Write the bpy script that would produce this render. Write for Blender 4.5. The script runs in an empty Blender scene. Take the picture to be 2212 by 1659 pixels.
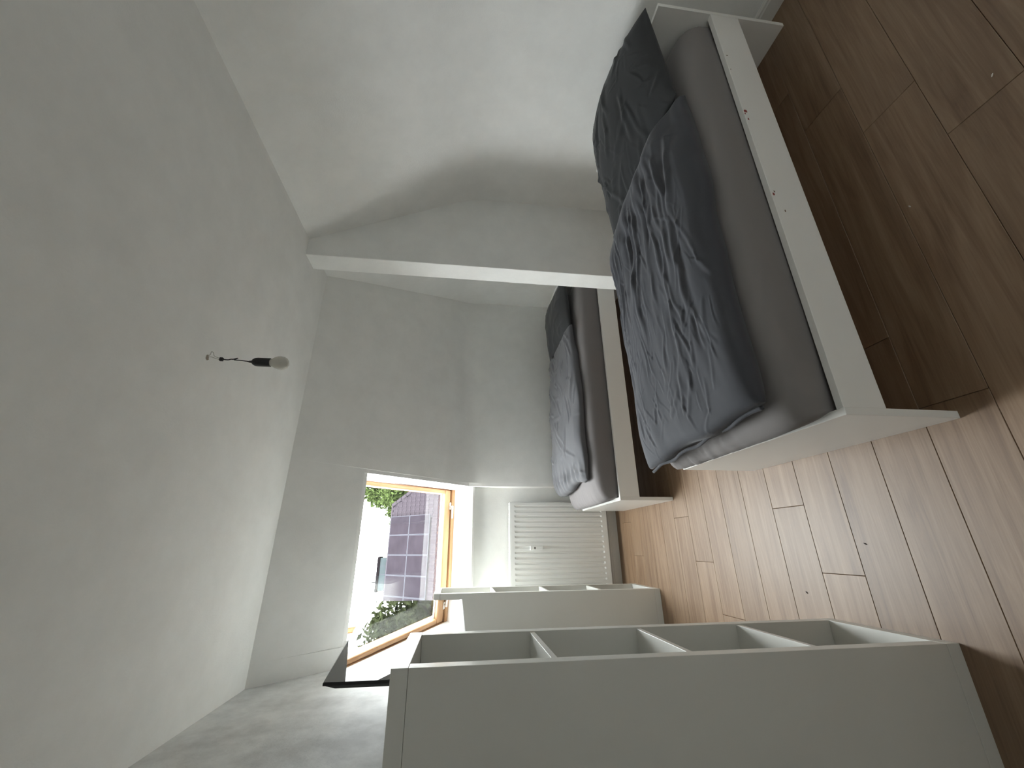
import bpy, bmesh, math, random
import numpy as np
from mathutils import Vector, Matrix, noise

random.seed(7)
scene = bpy.context.scene
COL = scene.collection
PI = math.pi

# ------------------------------------------------------------------ camera, sky, exposure
# The photograph was taken with the phone turned on its side: the camera is rolled by 90 degrees.
CAM_Z = 1.531
PITCH, ROLL, YAW = 0.1189, 0.0384, 0.3883
fwd = Vector((math.sin(YAW) * math.cos(PITCH), math.cos(YAW) * math.cos(PITCH), -math.sin(PITCH)))
rgt0 = Vector((math.cos(YAW), -math.sin(YAW), 0))
up0 = rgt0.cross(fwd)
rgt = rgt0 * math.cos(ROLL) + up0 * math.sin(ROLL)
upv = -rgt0 * math.sin(ROLL) + up0 * math.cos(ROLL)
cam_data = bpy.data.cameras.new('camera')
cam_data.sensor_fit = 'HORIZONTAL'
cam_data.sensor_width = 36.0
cam_data.lens = 862.2 * 36.0 / 2212.0
cam_data.clip_start = 0.02
cam_data.clip_end = 300
cam = bpy.data.objects.new('camera', cam_data)
COL.objects.link(cam)
ax, ay, az = -upv, rgt, -fwd
cam.matrix_world = Matrix(((ax.x, ay.x, az.x, 0), (ax.y, ay.y, az.y, 0), (ax.z, ay.z, az.z, CAM_Z), (0, 0, 0, 1)))
scene.camera = cam

SKY = 11.0
world = bpy.data.worlds.new('world')
scene.world = world
world.use_nodes = True
wn = world.node_tree.nodes
bg = wn['Background']
bg.inputs[0].default_value = (0.93, 0.97, 1.0, 1)
# hazy bright sky: a little brighter towards the horizon, the same all the way round
w_tc = wn.new('ShaderNodeTexCoord')
w_sp = wn.new('ShaderNodeSeparateXYZ')
w_mr = wn.new('ShaderNodeMapRange')
w_mr.interpolation_type = 'SMOOTHSTEP'
w_mr.inputs[1].default_value = 0.0; w_mr.inputs[2].default_value = 0.95
w_mr.inputs[3].default_value = SKY * 1.35; w_mr.inputs[4].default_value = SKY * 0.85
world.node_tree.links.new(w_tc.outputs['Generated'], w_sp.inputs[0])
world.node_tree.links.new(w_sp.outputs['Z'], w_mr.inputs[0])
world.node_tree.links.new(w_mr.outputs[0], bg.inputs[1])

vs = scene.view_settings
vs.view_transform = 'Standard'
vs.look = 'None'
vs.exposure = 1.56
vs.gamma = 1.0
vs.use_curve_mapping = False
scene.cycles.use_denoising = True
scene.cycles.max_bounces = 12
scene.cycles.diffuse_bounces = 8
scene.cycles.transparent_max_bounces = 12
scene.cycles.sample_clamp_indirect = 60

# ------------------------------------------------------------------ room dimensions (metres)
XL, XR = -0.717, 2.561            # left wall, right knee wall
YB, YF = -0.32, 3.876              # wall behind the camera, far knee wall
YN = 3.990                        # back of the radiator niche
HC = 2.664                        # ceiling
FT = 2.823                        # Y where the far slope meets the ceiling
RT = 2.036                        # X where the right slope meets the ceiling
WL, WR = -0.602, 0.557            # window opening in the slope
KZ = 1.481
SL = math.hypot(YF - FT, HC - KZ)
SD = Vector((0, (FT - YF) / SL, (HC - KZ) / SL))      # up the far slope
SN = Vector((0, SD.z, -SD.y))                         # outward normal of the far slope
def kz_far(x): return 1.452 + (x - 0.557) * 0.0304    # the break line is not quite level
def slope_y(z): return YF - (z - KZ) * (YF - FT) / (HC - KZ)
def SP(x, s, o):                                      # a point in the window's own plane coordinates
    return Vector((x, YF, KZ)) + SD * s + SN * o

# window portal: helps Cycles find the sky through the roof window, gives off nothing itself
pl = bpy.data.lights.new('window_portal', 'AREA')
pl.shape = 'RECTANGLE'; pl.size = 1.17; pl.size_y = 1.17
pl.cycles.is_portal = True
po = bpy.data.objects.new('window_portal', pl)
COL.objects.link(po)
c_ = SP(-0.033, 0.486, 0.255)
zax = SN; xax = Vector((1, 0, 0)); yax = zax.cross(xax)
po.matrix_world = Matrix(((xax.x, yax.x, zax.x, c_.x), (xax.y, yax.y, zax.y, c_.y), (xax.z, yax.z, zax.z, c_.z), (0, 0, 0, 1)))

# ------------------------------------------------------------------ materials
def nodemat(name):
    m = bpy.data.materials.new(name)
    m.use_nodes = True
    nt = m.node_tree
    return m, nt, nt.nodes['Principled BSDF']

def plain(name, col, rough=0.5, metal=0.0, spec=0.5, bump=0.0, bscale=200.0, sheen=0.0, var=0.0, vscale=3.0):
    m, nt, b = nodemat(name)
    b.inputs['Base Color'].default_value = (*col, 1)
    b.inputs['Roughness'].default_value = rough
    b.inputs['Metallic'].default_value = metal
    b.inputs['Specular IOR Level'].default_value = spec
    if sheen:
        b.inputs['Sheen Weight'].default_value = sheen
    tc = nt.nodes.new('ShaderNodeTexCoord')
    if bump:
        n = nt.nodes.new('ShaderNodeTexNoise')
        n.inputs['Scale'].default_value = bscale
        n.inputs['Detail'].default_value = 3
        nt.links.new(tc.outputs['Object'], n.inputs['Vector'])
        bp = nt.nodes.new('ShaderNodeBump')
        bp.inputs['Strength'].default_value = bump
        bp.inputs['Distance'].default_value = 0.002
        nt.links.new(n.outputs['Fac'], bp.inputs['Height'])
        nt.links.new(bp.outputs['Normal'], b.inputs['Normal'])
    if var:
        n2 = nt.nodes.new('ShaderNodeTexNoise')
        n2.inputs['Scale'].default_value = vscale
        n2.inputs['Detail'].default_value = 5
        nt.links.new(tc.outputs['Object'], n2.inputs['Vector'])
        r = nt.nodes.new('ShaderNodeValToRGB')
        r.color_ramp.elements[0].position = 0.3
        r.color_ramp.elements[1].position = 0.7
        r.color_ramp.elements[0].color = (*[c * (1 - var) for c in col], 1)
        r.color_ramp.elements[1].color = (*[min(1, c * (1 + var)) for c in col], 1)
        nt.links.new(n2.outputs['Fac'], r.inputs['Fac'])
        nt.links.new(r.outputs['Color'], b.inputs['Base Color'])
    return m

def plaster(name, col, strength=0.5, patch=0.03, coarse=0.0):
    """painted plaster: fine roller relief, faint trowel patches"""
    m, nt, b = nodemat(name)
    L = nt.links.new
    b.inputs['Roughness'].default_value = 0.85
    b.inputs['Specular IOR Level'].default_value = 0.25
    tc = nt.nodes.new('ShaderNodeTexCoord')
    n = nt.nodes.new('ShaderNodeTexNoise')
    n.inputs['Scale'].default_value = 130; n.inputs['Detail'].default_value = 4
    L(tc.outputs['Object'], n.inputs['Vector'])
    n2 = nt.nodes.new('ShaderNodeTexNoise')
    n2.inputs['Scale'].default_value = 5; n2.inputs['Detail'].default_value = 6; n2.inputs['Roughness'].default_value = 0.65
    L(tc.outputs['Object'], n2.inputs['Vector'])
    r = nt.nodes.new('ShaderNodeValToRGB')
    r.color_ramp.elements[0].position = 0.35; r.color_ramp.elements[1].position = 0.65
    r.color_ramp.elements[0].color = (*[c * (1 - patch) for c in col], 1)
    r.color_ramp.elements[1].color = (*[min(1, c * (1 + patch)) for c in col], 1)
    L(n2.outputs['Fac'], r.inputs['Fac']); L(r.outputs['Color'], b.inputs['Base Color'])
    bp = nt.nodes.new('ShaderNodeBump')
    bp.inputs['Strength'].default_value = strength; bp.inputs['Distance'].default_value = 0.0015
    L(n.outputs['Fac'], bp.inputs['Height'])
    if coarse:
        n3 = nt.nodes.new('ShaderNodeTexNoise')
        n3.inputs['Scale'].default_value = 16; n3.inputs['Detail'].default_value = 8; n3.inputs['Roughness'].default_value = 0.7
        L(tc.outputs['Object'], n3.inputs['Vector'])
        bp2 = nt.nodes.new('ShaderNodeBump')
        bp2.inputs['Strength'].default_value = coarse; bp2.inputs['Distance'].default_value = 0.006
        L(n3.outputs['Fac'], bp2.inputs['Height'])
        L(bp.outputs['Normal'], bp2.inputs['Normal'])
        L(bp2.outputs['Normal'], b.inputs['Normal'])
    else:
        L(bp.outputs['Normal'], b.inputs['Normal'])
    return m

def wood(name, c1, c2, c3, along=(1.0, 14.0, 14.0), rough=0.45, grain=1.0, spread=0.12, spec=0.4):
    """wood with grain along local X; each object gets its own cut of the grain and its own tone"""
    m, nt, b = nodemat(name)
    L = nt.links.new
    b.inputs['Roughness'].default_value = rough
    b.inputs['Specular IOR Level'].default_value = spec
    tc = nt.nodes.new('ShaderNodeTexCoord')
    oi = nt.nodes.new('ShaderNodeObjectInfo')
    mul = nt.nodes.new('ShaderNodeMath'); mul.operation = 'MULTIPLY'; mul.inputs[1].default_value = 37.0
    L(oi.outputs['Random'], mul.inputs[0])
    cmb = nt.nodes.new('ShaderNodeCombineXYZ')
    for i in range(3): L(mul.outputs[0], cmb.inputs[i])
    add = nt.nodes.new('ShaderNodeVectorMath'); add.operation = 'ADD'
    L(tc.outputs['Object'], add.inputs[0]); L(cmb.outputs[0], add.inputs[1])
    mp = nt.nodes.new('ShaderNodeMapping')
    mp.inputs['Scale'].default_value = along
    L(add.outputs[0], mp.inputs['Vector'])
    n1 = nt.nodes.new('ShaderNodeTexNoise'); n1.inputs['Scale'].default_value = 1.6; n1.inputs['Detail'].default_value = 6
    n1.inputs['Roughness'].default_value = 0.6; n1.inputs['Distortion'].default_value = 0.9
    L(mp.outputs[0], n1.inputs['Vector'])
    mp2 = nt.nodes.new('ShaderNodeMapping')
    mp2.inputs['Scale'].default_value = (along[0] * 3, along[1] * 9, along[2] * 9)
    L(add.outputs[0], mp2.inputs['Vector'])
    n2 = nt.nodes.new('ShaderNodeTexNoise'); n2.inputs['Scale'].default_value = 1.5; n2.inputs['Detail'].default_value = 4
    L(mp2.outputs[0], n2.inputs['Vector'])
    mx = nt.nodes.new('ShaderNodeMix'); mx.data_type = 'FLOAT'; mx.inputs[0].default_value = 0.24
    L(n1.outputs['Fac'], mx.inputs[2]); L(n2.outputs['Fac'], mx.inputs[3])
    r = nt.nodes.new('ShaderNodeValToRGB')
    e = r.color_ramp.elements
    e[0].position = 0.5 - 0.16 * grain; e[1].position = 0.5 + 0.17 * grain
    e[0].color = (*c1, 1); e[1].color = (*c3, 1)
    k = e.new(0.5); k.color = (*c2, 1)
    L(mx.outputs[0], r.inputs['Fac'])
    mr = nt.nodes.new('ShaderNodeMapRange')
    mr.inputs[3].default_value = 1 - spread; mr.inputs[4].default_value = 1 + spread
    L(oi.outputs['Random'], mr.inputs[0])
    hs = nt.nodes.new('ShaderNodeHueSaturation')
    L(r.outputs['Color'], hs.inputs['Color']); L(mr.outputs[0], hs.inputs['Value'])
    L(hs.outputs['Color'], b.inputs['Base Color'])
    bp = nt.nodes.new('ShaderNodeBump'); bp.inputs['Strength'].default_value = 0.12; bp.inputs['Distance'].default_value = 0.001
    L(n2.outputs['Fac'], bp.inputs['Height']); L(bp.outputs['Normal'], b.inputs['Normal'])
    return m

def fabric(name, col, sheen=0.15, rough=0.8):
    m, nt, b = nodemat(name)
    L = nt.links.new
    b.inputs['Base Color'].default_value = (*col, 1)
    b.inputs['Roughness'].default_value = rough
    b.inputs['Specular IOR Level'].default_value = 0.3
    b.inputs['Sheen Weight'].default_value = sheen
    b.inputs['Sheen Roughness'].default_value = 0.4
    tc = nt.nodes.new('ShaderNodeTexCoord')
    n = nt.nodes.new('ShaderNodeTexNoise'); n.inputs['Scale'].default_value = 60; n.inputs['Detail'].default_value = 3
    L(tc.outputs['Object'], n.inputs['Vector'])
    bp = nt.nodes.new('ShaderNodeBump'); bp.inputs['Strength'].default_value = 0.12; bp.inputs['Distance'].default_value = 0.002
    L(n.outputs['Fac'], bp.inputs['Height']); L(bp.outputs['Normal'], b.inputs['Normal'])
    return m

def thin_glass(name):
    m, nt, b = nodemat(name)
    nt.nodes.remove(b)
    L = nt.links.new
    out = nt.nodes['Material Output']
    tr = nt.nodes.new('ShaderNodeBsdfTransparent'); tr.inputs[0].default_value = (0.97, 0.98, 0.97, 1)
    gl = nt.nodes.new('ShaderNodeBsdfGlossy'); gl.inputs['Roughness'].default_value = 0.0
    fr = nt.nodes.new('ShaderNodeFresnel'); fr.inputs['IOR'].default_value = 1.45
    geo = nt.nodes.new('ShaderNodeNewGeometry')
    mr = nt.nodes.new('ShaderNodeMapRange')        # same reflectance from both faces of the pane
    mr.inputs[3].default_value = 1.45; mr.inputs[4].default_value = 1 / 1.45
    L(geo.outputs['Backfacing'], mr.inputs[0]); L(mr.outputs[0], fr.inputs['IOR'])
    mx = nt.nodes.new('ShaderNodeMixShader')
    L(fr.outputs[0], mx.inputs[0]); L(tr.outputs[0], mx.inputs[1]); L(gl.outputs[0], mx.inputs[2])
    L(mx.outputs[0], out.inputs['Surface'])
    return m

WALL = (0.86, 0.865, 0.848)
M_wall = plaster('wall_plaster', WALL)
M_ceil = plaster('ceiling_plaster', (0.85, 0.855, 0.838), 0.35, 0.03, 0.10)
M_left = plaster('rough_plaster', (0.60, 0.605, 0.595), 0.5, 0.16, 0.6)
M_reveal = plaster('reveal_plaster', (0.88, 0.88, 0.865), 0.4, 0.05, 0.2)
M_base = plain('baseboard_paint', (0.70, 0.69, 0.66), 0.45)
M_plank = wood('oak_laminate', (0.165, 0.090, 0.044), (0.242, 0.150, 0.084), (0.322, 0.216, 0.135), (1.0, 13.0, 13.0), 0.50, 1.0, 0.08, 0.85)
M_sub = plain('underlay', (0.03, 0.022, 0.016), 0.9)
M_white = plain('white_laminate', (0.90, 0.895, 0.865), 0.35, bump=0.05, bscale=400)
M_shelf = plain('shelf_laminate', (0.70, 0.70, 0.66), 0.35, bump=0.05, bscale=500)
M_rad = plain('radiator_enamel', (0.87, 0.88, 0.86), 0.35)
M_pine = wood('lacquered_pine', (0.36, 0.185, 0.083), (0.45, 0.26, 0.13), (0.52, 0.33, 0.18), (1.2, 10.0, 10.0), 0.35, 1.0, 0.03)
M_slat = wood('slat_wood', (0.33, 0.22, 0.12), (0.45, 0.31, 0.18), (0.52, 0.37, 0.22), (1, 8, 8), 0.6)
M_duvet = fabric('charcoal_cotton', (0.072, 0.074, 0.086))
M_pillow = fabric('dark_charcoal_cotton', (0.044, 0.046, 0.049))
M_sheet = fabric('grey_jersey', (0.235, 0.218, 0.215), 0.1)
M_sheet2 = fabric('taupe_jersey', (0.21, 0.195, 0.195), 0.1)
M_duvet2 = fabric('slate_cotton', (0.125, 0.126, 0.135))
M_black = plain('black_plastic', (0.012, 0.012, 0.013), 0.35)
M_screen = plain('screen_glass', (0.006, 0.006, 0.008), 0.0, spec=1.0)
_b = M_screen.node_tree.nodes['Principled BSDF']
_b.inputs['Coat Weight'].default_value = 1.0; _b.inputs['Coat Roughness'].default_value = 0.0; _b.inputs['Coat IOR'].default_value = 1.8
M_silver = plain('silver_plastic', (0.60, 0.61, 0.62), 0.3, 0.7)
M_steel = plain('satin_metal', (0.62, 0.62, 0.60), 0.28, 0.9)
M_glass = thin_glass('window_glass')
M_socket = plain('black_socket', (0.010, 0.010, 0.010), 0.45)
M_cord = plain('black_cord', (0.012, 0.012, 0.012), 0.6)
M_wire = plain('wire_insulation', (0.45, 0.43, 0.38), 0.5)
M_bulb = plain('frosted_bulb', (0.62, 0.61, 0.55), 0.25)
M_brown = plain('brown_spot', (0.16, 0.09, 0.05), 0.7)
M_stain = plain('ceiling_hole', (0.33, 0.29, 0.24), 0.9)
M_red = plain('red_smudge', (0.32, 0.07, 0.06), 0.6)
M_dark = plain('dark_hole', (0.05, 0.045, 0.04), 0.9)
M_crumbw = plain('pale_crumb', (0.75, 0.74, 0.70), 0.7)
M_crumbd = plain('dark_crumb', (0.03, 0.025, 0.02), 0.8)
M_seal = plain('white_seal', (0.75, 0.75, 0.75), 0.5)
M_tile = plain('clay_tile', (0.018, 0.015, 0.0175), 0.8, spec=0.0, var=0.2, vscale=6)
M_rafter = plain('roof_underlay', (0.0035, 0.0030, 0.0036), 0.9, spec=0.0)
M_cell = plain('solar_cell', (0.0105, 0.0088, 0.0110), 0.6, spec=0.0, var=0.12, vscale=2)
M_alu = plain('panel_frame', (0.030, 0.030, 0.035), 0.7, spec=0.0)
M_clad = plain('slate_cladding', (0.020, 0.0245, 0.026), 0.8, spec=0.0, var=0.1)
M_facade = plain('render_facade', (0.016, 0.0155, 0.0150), 0.8, spec=0.0, bump=0.2)
M_lawn = plain('pale_paving', (0.09, 0.09, 0.085), 0.9, var=0.1, vscale=1.5)
M_bark = plain('bark', (0.0045, 0.0035, 0.0025), 0.9, spec=0.0, var=0.3)
M_leaf1 = plain('leaf_light', (0.024, 0.033, 0.011), 0.8, spec=0.0, var=0.4, vscale=2.5)
M_leaf2 = plain('leaf_dark', (0.023, 0.027, 0.013), 0.8, spec=0.0, var=0.4, vscale=2.5)

# ------------------------------------------------------------------ helpers
def link(name, me, mat=None, parent=None, loc=None, rot=None, smooth=False):
    o = bpy.data.objects.new(name, me)
    COL.objects.link(o)
    if mat is not None and len(me.materials) == 0:
        me.materials.append(mat)
    if parent is not None: o.parent = parent
    if loc is not None: o.location = loc
    if rot is not None: o.rotation_euler = rot
    if smooth:
        me.polygons.foreach_set('use_smooth', [True] * len(me.polygons))
    return o

def pydata(name, v, f, mat, parent=None, smooth=False, **k):
    me = bpy.data.meshes.new(name)
    me.from_pydata([tuple(p) for p in v], [], f)
    me.update()
    return link(name, me, mat, parent, smooth=smooth, **k)

def from_bm(name, bm, mat, parent=None, smooth=False, **k):
    me = bpy.data.meshes.new(name)
    bm.normal_update()
    bm.to_mesh(me); bm.free()
    return link(name, me, mat, parent, smooth=smooth, **k)

def box_bm(x0, x1, y0, y1, z0, z1, bevel=0.0, seg=2):
    bm = bmesh.new()
    bmesh.ops.create_cube(bm, size=1)
    for v in bm.verts:
        v.co = Vector(((x0 + x1) / 2 + v.co.x * (x1 - x0), (y0 + y1) / 2 + v.co.y * (y1 - y0), (z0 + z1) / 2 + v.co.z * (z1 - z0)))
    if bevel:
        bmesh.ops.bevel(bm, geom=bm.edges[:], offset=bevel, segments=seg, affect='EDGES', profile=0.5)
    return bm

def box(name, x0, x1, y0, y1, z0, z1, mat, parent=None, bevel=0.0015, seg=2, **k):
    return from_bm(name, box_bm(x0, x1, y0, y1, z0, z1, bevel, seg), mat, parent, **k)

def add_box(bm, x0, x1, y0, y1, z0, z1):
    b = box_bm(x0, x1, y0, y1, z0, z1)
    me = bpy.data.meshes.new('tmp'); b.to_mesh(me); b.free(); bm.from_mesh(me); bpy.data.meshes.remove(me)

def lathe(name, prof, mat, parent=None, n=28, **k):
    v, f = [], []
    for r, z in prof:
        for i in range(n):
            a = 2 * PI * i / n
            v.append((r * math.cos(a), r * math.sin(a), z))
    for j in range(len(prof) - 1):
        for i in range(n):
            f.append((j * n + i, j * n + (i + 1) % n, (j + 1) * n + (i + 1) % n, (j + 1) * n + i))
    f.append(tuple(range(n))[::-1]); f.append(tuple((len(prof) - 1) * n + i for i in range(n)))
    return pydata(name, v, f, mat, parent, smooth=True, **k)

def tube(name, pts, r, mat, parent=None, n=8, **k):
    pts = [Vector(p) for p in pts]
    # smooth the path
    P = []
    for i in range(len(pts) - 1):
        p0 = pts[max(i - 1, 0)]; p1 = pts[i]; p2 = pts[i + 1]; p3 = pts[min(i + 2, len(pts) - 1)]
        for t in (0, .25, .5, .75):
            P.append(0.5 * ((2 * p1) + (p2 - p0) * t + (2 * p0 - 5 * p1 + 4 * p2 - p3) * t * t + (3 * p1 - p0 - 3 * p2 + p3) * t ** 3))
    P.append(pts[-1])
    v, f = [], []
    ref = Vector((0.31, 0.95, 0.05)).normalized()
    for i, p in enumerate(P):
        d = (P[min(i + 1, len(P) - 1)] - P[max(i - 1, 0)]).normalized()
        a = d.cross(ref)
        if a.length < 1e-4: a = d.cross(Vector((1, 0, 0)))
        a.normalize(); b = d.cross(a)
        for j in range(n):
            t = 2 * PI * j / n
            v.append(p + a * (r * math.cos(t)) + b * (r * math.sin(t)))
    for i in range(len(P) - 1):
        for j in range(n):
            f.append((i * n + j, i * n + (j + 1) % n, (i + 1) * n + (j + 1) % n, (i + 1) * n + j))
    f.append(tuple(range(n))[::-1]); f.append(tuple((len(P) - 1) * n + j for j in range(n)))
    return pydata(name, v, f, mat, parent, smooth=True, **k)

def tag(o, label=None, cat=None, group=None, kind=None):
    if label: o['label'] = label
    if cat: o['category'] = cat
    if group: o['group'] = group
    if kind: o['kind'] = kind
    return o

def empty(name, loc=(0, 0, 0), rot=(0, 0, 0)):
    o = bpy.data.objects.new(name, None)
    o.empty_display_size = 0.1
    COL.objects.link(o)
    o.location = loc; o.rotation_euler = rot
    return o

def solid(name, polys, thick, mat, label, cat='wall'):
    """a wall made of planar room-side polygons with thickness pushed away from the room (each polygon wound to face the room)"""
    v, f = [], []
    for poly in polys:
        pts = [Vector(p) for p in poly]
        n = (pts[1] - pts[0]).cross(pts[2] - pts[0]).normalized()
        b = len(v); k = len(pts)
        v += pts + [p - n * thick for p in pts]
        f.append(tuple(range(b, b + k)))
        f.append(tuple(range(b + 2 * k - 1, b + k - 1, -1)))
        for i in range(k):
            j = (i + 1) % k
            f.append((b + j, b + i, b + k + i, b + k + j))
    o = pydata(name, v, f, mat)
    return tag(o, label, cat, kind='structure')

# ------------------------------------------------------------------ floor of planks
floor = box('floor', XL - 0.05, XR + 0.05, YB - 0.05, YN + 0.05, -0.06, -0.012, M_sub, bevel=0)
tag(floor, 'brown oak laminate floor laid in long staggered planks', 'floor', kind='structure')
PW, PLEN, PSTEP, PX0 = 0.194, 1.362, 0.2755, -0.118
mesh_cache = {}
def plank_mesh(l, w):
    key = (round(l, 3), round(w, 3))
    if key not in mesh_cache:
        bm = box_bm(-l / 2 + 0.0007, l / 2 - 0.0007, -w / 2 + 0.0007, w / 2 - 0.0007, -0.012, 0.0, 0.0011, 1)
        me = bpy.data.meshes.new('plank'); bm.normal_update(); bm.to_mesh(me); bm.free()
        me.materials.append(M_plank)
        mesh_cache[key] = me
    return mesh_cache[key]
r = -12
while True:
    y0 = 1.297 + (r - 1) * PW; y1 = y0 + PW
    if y0 > YN: break
    if y1 > YB:
        a0, a1 = max(y0, YB), min(y1, YN)
        off = PX0 + PSTEP * (r - 2)
        k = math.floor((XL - off) / PLEN)
        x = off + k * PLEN
        while x < XR:
            b0, b1 = max(x, XL), min(x + PLEN, XR)
            if b1 - b0 > 0.02 and a1 - a0 > 0.01:
                link('plank', plank_mesh(b1 - b0, a1 - a0), None, floor, loc=((b0 + b1) / 2, (a0 + a1) / 2, 0))
            x += PLEN
    r += 1

# ------------------------------------------------------------------ ceiling and walls
TH = 0.12
solid('ceiling', [[(XL, YB, HC), (XL, FT, HC), (RT, FT, HC), (RT, YB, HC)]], TH, M_ceil, 'flat white plastered ceiling', 'ceiling')
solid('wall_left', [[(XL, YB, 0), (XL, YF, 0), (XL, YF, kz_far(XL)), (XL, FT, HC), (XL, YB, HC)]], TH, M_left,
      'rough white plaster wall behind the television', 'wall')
solid('wall_back', [[(XR, YB, 0), (XL, YB, 0), (XL, YB, HC), (RT, YB, HC), (XR, YB, 1.53)]], TH, M_wall, 'plain white wall at the near end of the room', 'wall')
KR = 1.522
def arc(p0, p1, p2, r, n=6):
    """round the corner p1 of a 2D profile"""
    p0, p1, p2 = Vector(p0), Vector(p1), Vector(p2)
    a = p1 + (p0 - p1).normalized() * r; b = p1 + (p2 - p1).normalized() * r
    return [tuple((1 - t) ** 2 * a + 2 * t * (1 - t) * p1 + t * t * b) for t in [k / n for k in range(n + 1)]]
def swept(name, sec0, sec1, thick_dir, mat, label, cat='wall'):
    """wall swept between two matching 3D sections, with a thickness pushed along thick_dir"""
    n = len(sec0); t = Vector(thick_dir)
    a = [Vector(p) for p in sec0]; b = [Vector(p) for p in sec1]
    v = a + b + [p + t for p in a] + [p + t for p in b]
    f = [(i, i + 1, n + i + 1, n + i) for i in range(n - 1)]
    f += [(2 * n + i + 1, 2 * n + i, 3 * n + i, 3 * n + i + 1) for i in range(n - 1)]
    f += [(i + 1, i, 2 * n + i, 2 * n + i + 1) for i in range(n - 1)] + [(n + i, n + i + 1, 3 * n + i + 1, 3 * n + i) for i in range(n - 1)]
    f += [(0, n, 3 * n, 2 * n), (2 * n - 1, n - 1, 3 * n - 1, 4 * n - 1)]
    o = pydata(name, v, f, mat)
    bm = bmesh.new(); bm.from_mesh(o.data); bmesh.ops.recalc_face_normals(bm, faces=bm.faces); bm.to_mesh(o.data); bm.free()
    o.data.polygons.foreach_set('use_smooth', [True] * len(o.data.polygons))
    o.data.set_sharp_from_angle(angle=0.6)
    return tag(o, label, cat, kind='structure')
def rsec(y, kz): return [(x, y, z) for x, z in [(XR, 0)] + arc((XR, 0), (XR, kz), (RT, HC), 0.16) + [(RT, HC)]]
swept('wall_right', rsec(YB, KR), rsec(YF, kz_far(XR)), (0.1, 0, 0.06), M_wall, 'white low wall and sloping ceiling behind the headboards')
# far wall: knee wall right of the niche, strip left of it, niche back, slope around the window
ow = SP(0, 1.043, 0)
YT, ZT = ow.y, ow.z
wr, wl = WR, WL
kzr, kzl, kzL = kz_far(WR), kz_far(WL), kz_far(XL)
def on_slope(x, z): return (x, slope_y(z), z)
def fsec(x, kz): return [(x, y, z) for y, z in [(YF, 0)] + arc((YF, 0), (YF, kz), (FT, HC), 0.10) + [(FT, HC)]]
swept('wall_far', fsec(WR, kzr), fsec(XR, kz_far(XR)), (0, 0.07, 0.06), M_wall, 'white low wall and slope beside the far bed')
solid('wall_corner', [[(XL, YF, 0), (WL, YF, 0), (WL, YF, kzl), (XL, YF, kzL)]], 0.085, M_wall, 'narrow white wall strip left of the window', 'wall')
solid('wall_niche', [[(WL, YN, 0), (WR, YN, 0), (WR, YN, 1.417), (WL, YN, 1.410)]], TH, M_wall,
      'recessed white wall behind the radiator', 'wall')
solid('wall_slope', [[(WL, YT, ZT), (WR, YT, ZT), (WR, FT, HC), (WL, FT, HC)],
                     [(XL, YF, kzL), (WL, YF, kzl), (WL, FT, HC), (XL, FT, HC)]], 0.02, M_wall,
      'white sloping ceiling around the roof window', 'wall')
# reveals of the window and the niche
FX0, FX1, FS0, FS1, FO = -0.618, 0.552, -0.098, 1.07, 0.26
def quad(*pts): return [tuple(p) for p in pts]
rv = []
SY = 3.905                       # front edge of the sloping sill, a little proud of the niche wall
for X, XF, kz, sgn in ((WR, FX1, kzr, 1), (WL, FX0, kzl, -1)):
    zs = 1.417 if sgn > 0 else 1.410
    a = Vector((X, YT, ZT)); b = Vector((X, YF, kz)); b2 = Vector((X, SY, zs)); c = SP(XF, FS0, FO); d = SP(XF, FS1, FO)
    rv.append(quad(a, b, c, d) if sgn > 0 else quad(d, c, b, a))
    rv.append(quad(b, b2, c) if sgn > 0 else quad(c, b2, b))
    n0 = Vector((X, YF, 0)); n1 = Vector((X, YN, 0)); n2 = Vector((X, YN, zs))
    rv.append(quad(n0, n1, n2, b2, b) if sgn > 0 else quad(b, b2, n2, n1, n0))
rv.append(quad((WR, YT, ZT), SP(FX1, FS1, FO), SP(FX0, FS1, FO), (WL, YT, ZT)))
rv.append(quad((WL, YN, 1.400), (WR, YN, 1.407), (WR, SY, 1.409), (WL, SY, 1.402)))
rv.append(quad((WL, SY, 1.402), (WR, SY, 1.409), (WR, SY, 1.417), (WL, SY, 1.410)))
rv.append(quad((WL, SY, 1.410), (WR, SY, 1.417), SP(FX1, FS0, FO), SP(FX0, FS0, FO)))
v, f = [], []
for q in rv:
    b = len(v); v += q; f.append(tuple(range(b, b + len(q))))
rev = pydata('trim_1', v, f, M_reveal)
md = rev.modifiers.new('thickness', 'SOLIDIFY'); md.thickness = 0.03; md.offset = -1
tag(rev, 'bright white plaster reveal around the roof window', 'window reveal', kind='structure')

# partition between the beds
part = box('wall_partition', 1.902, XR + 0.02, 2.402, 2.566, -0.01, HC + 0.01, M_wall, bevel=0.004)
tag(part, 'white partition wall standing between the two beds', 'wall', kind='structure')

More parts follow.
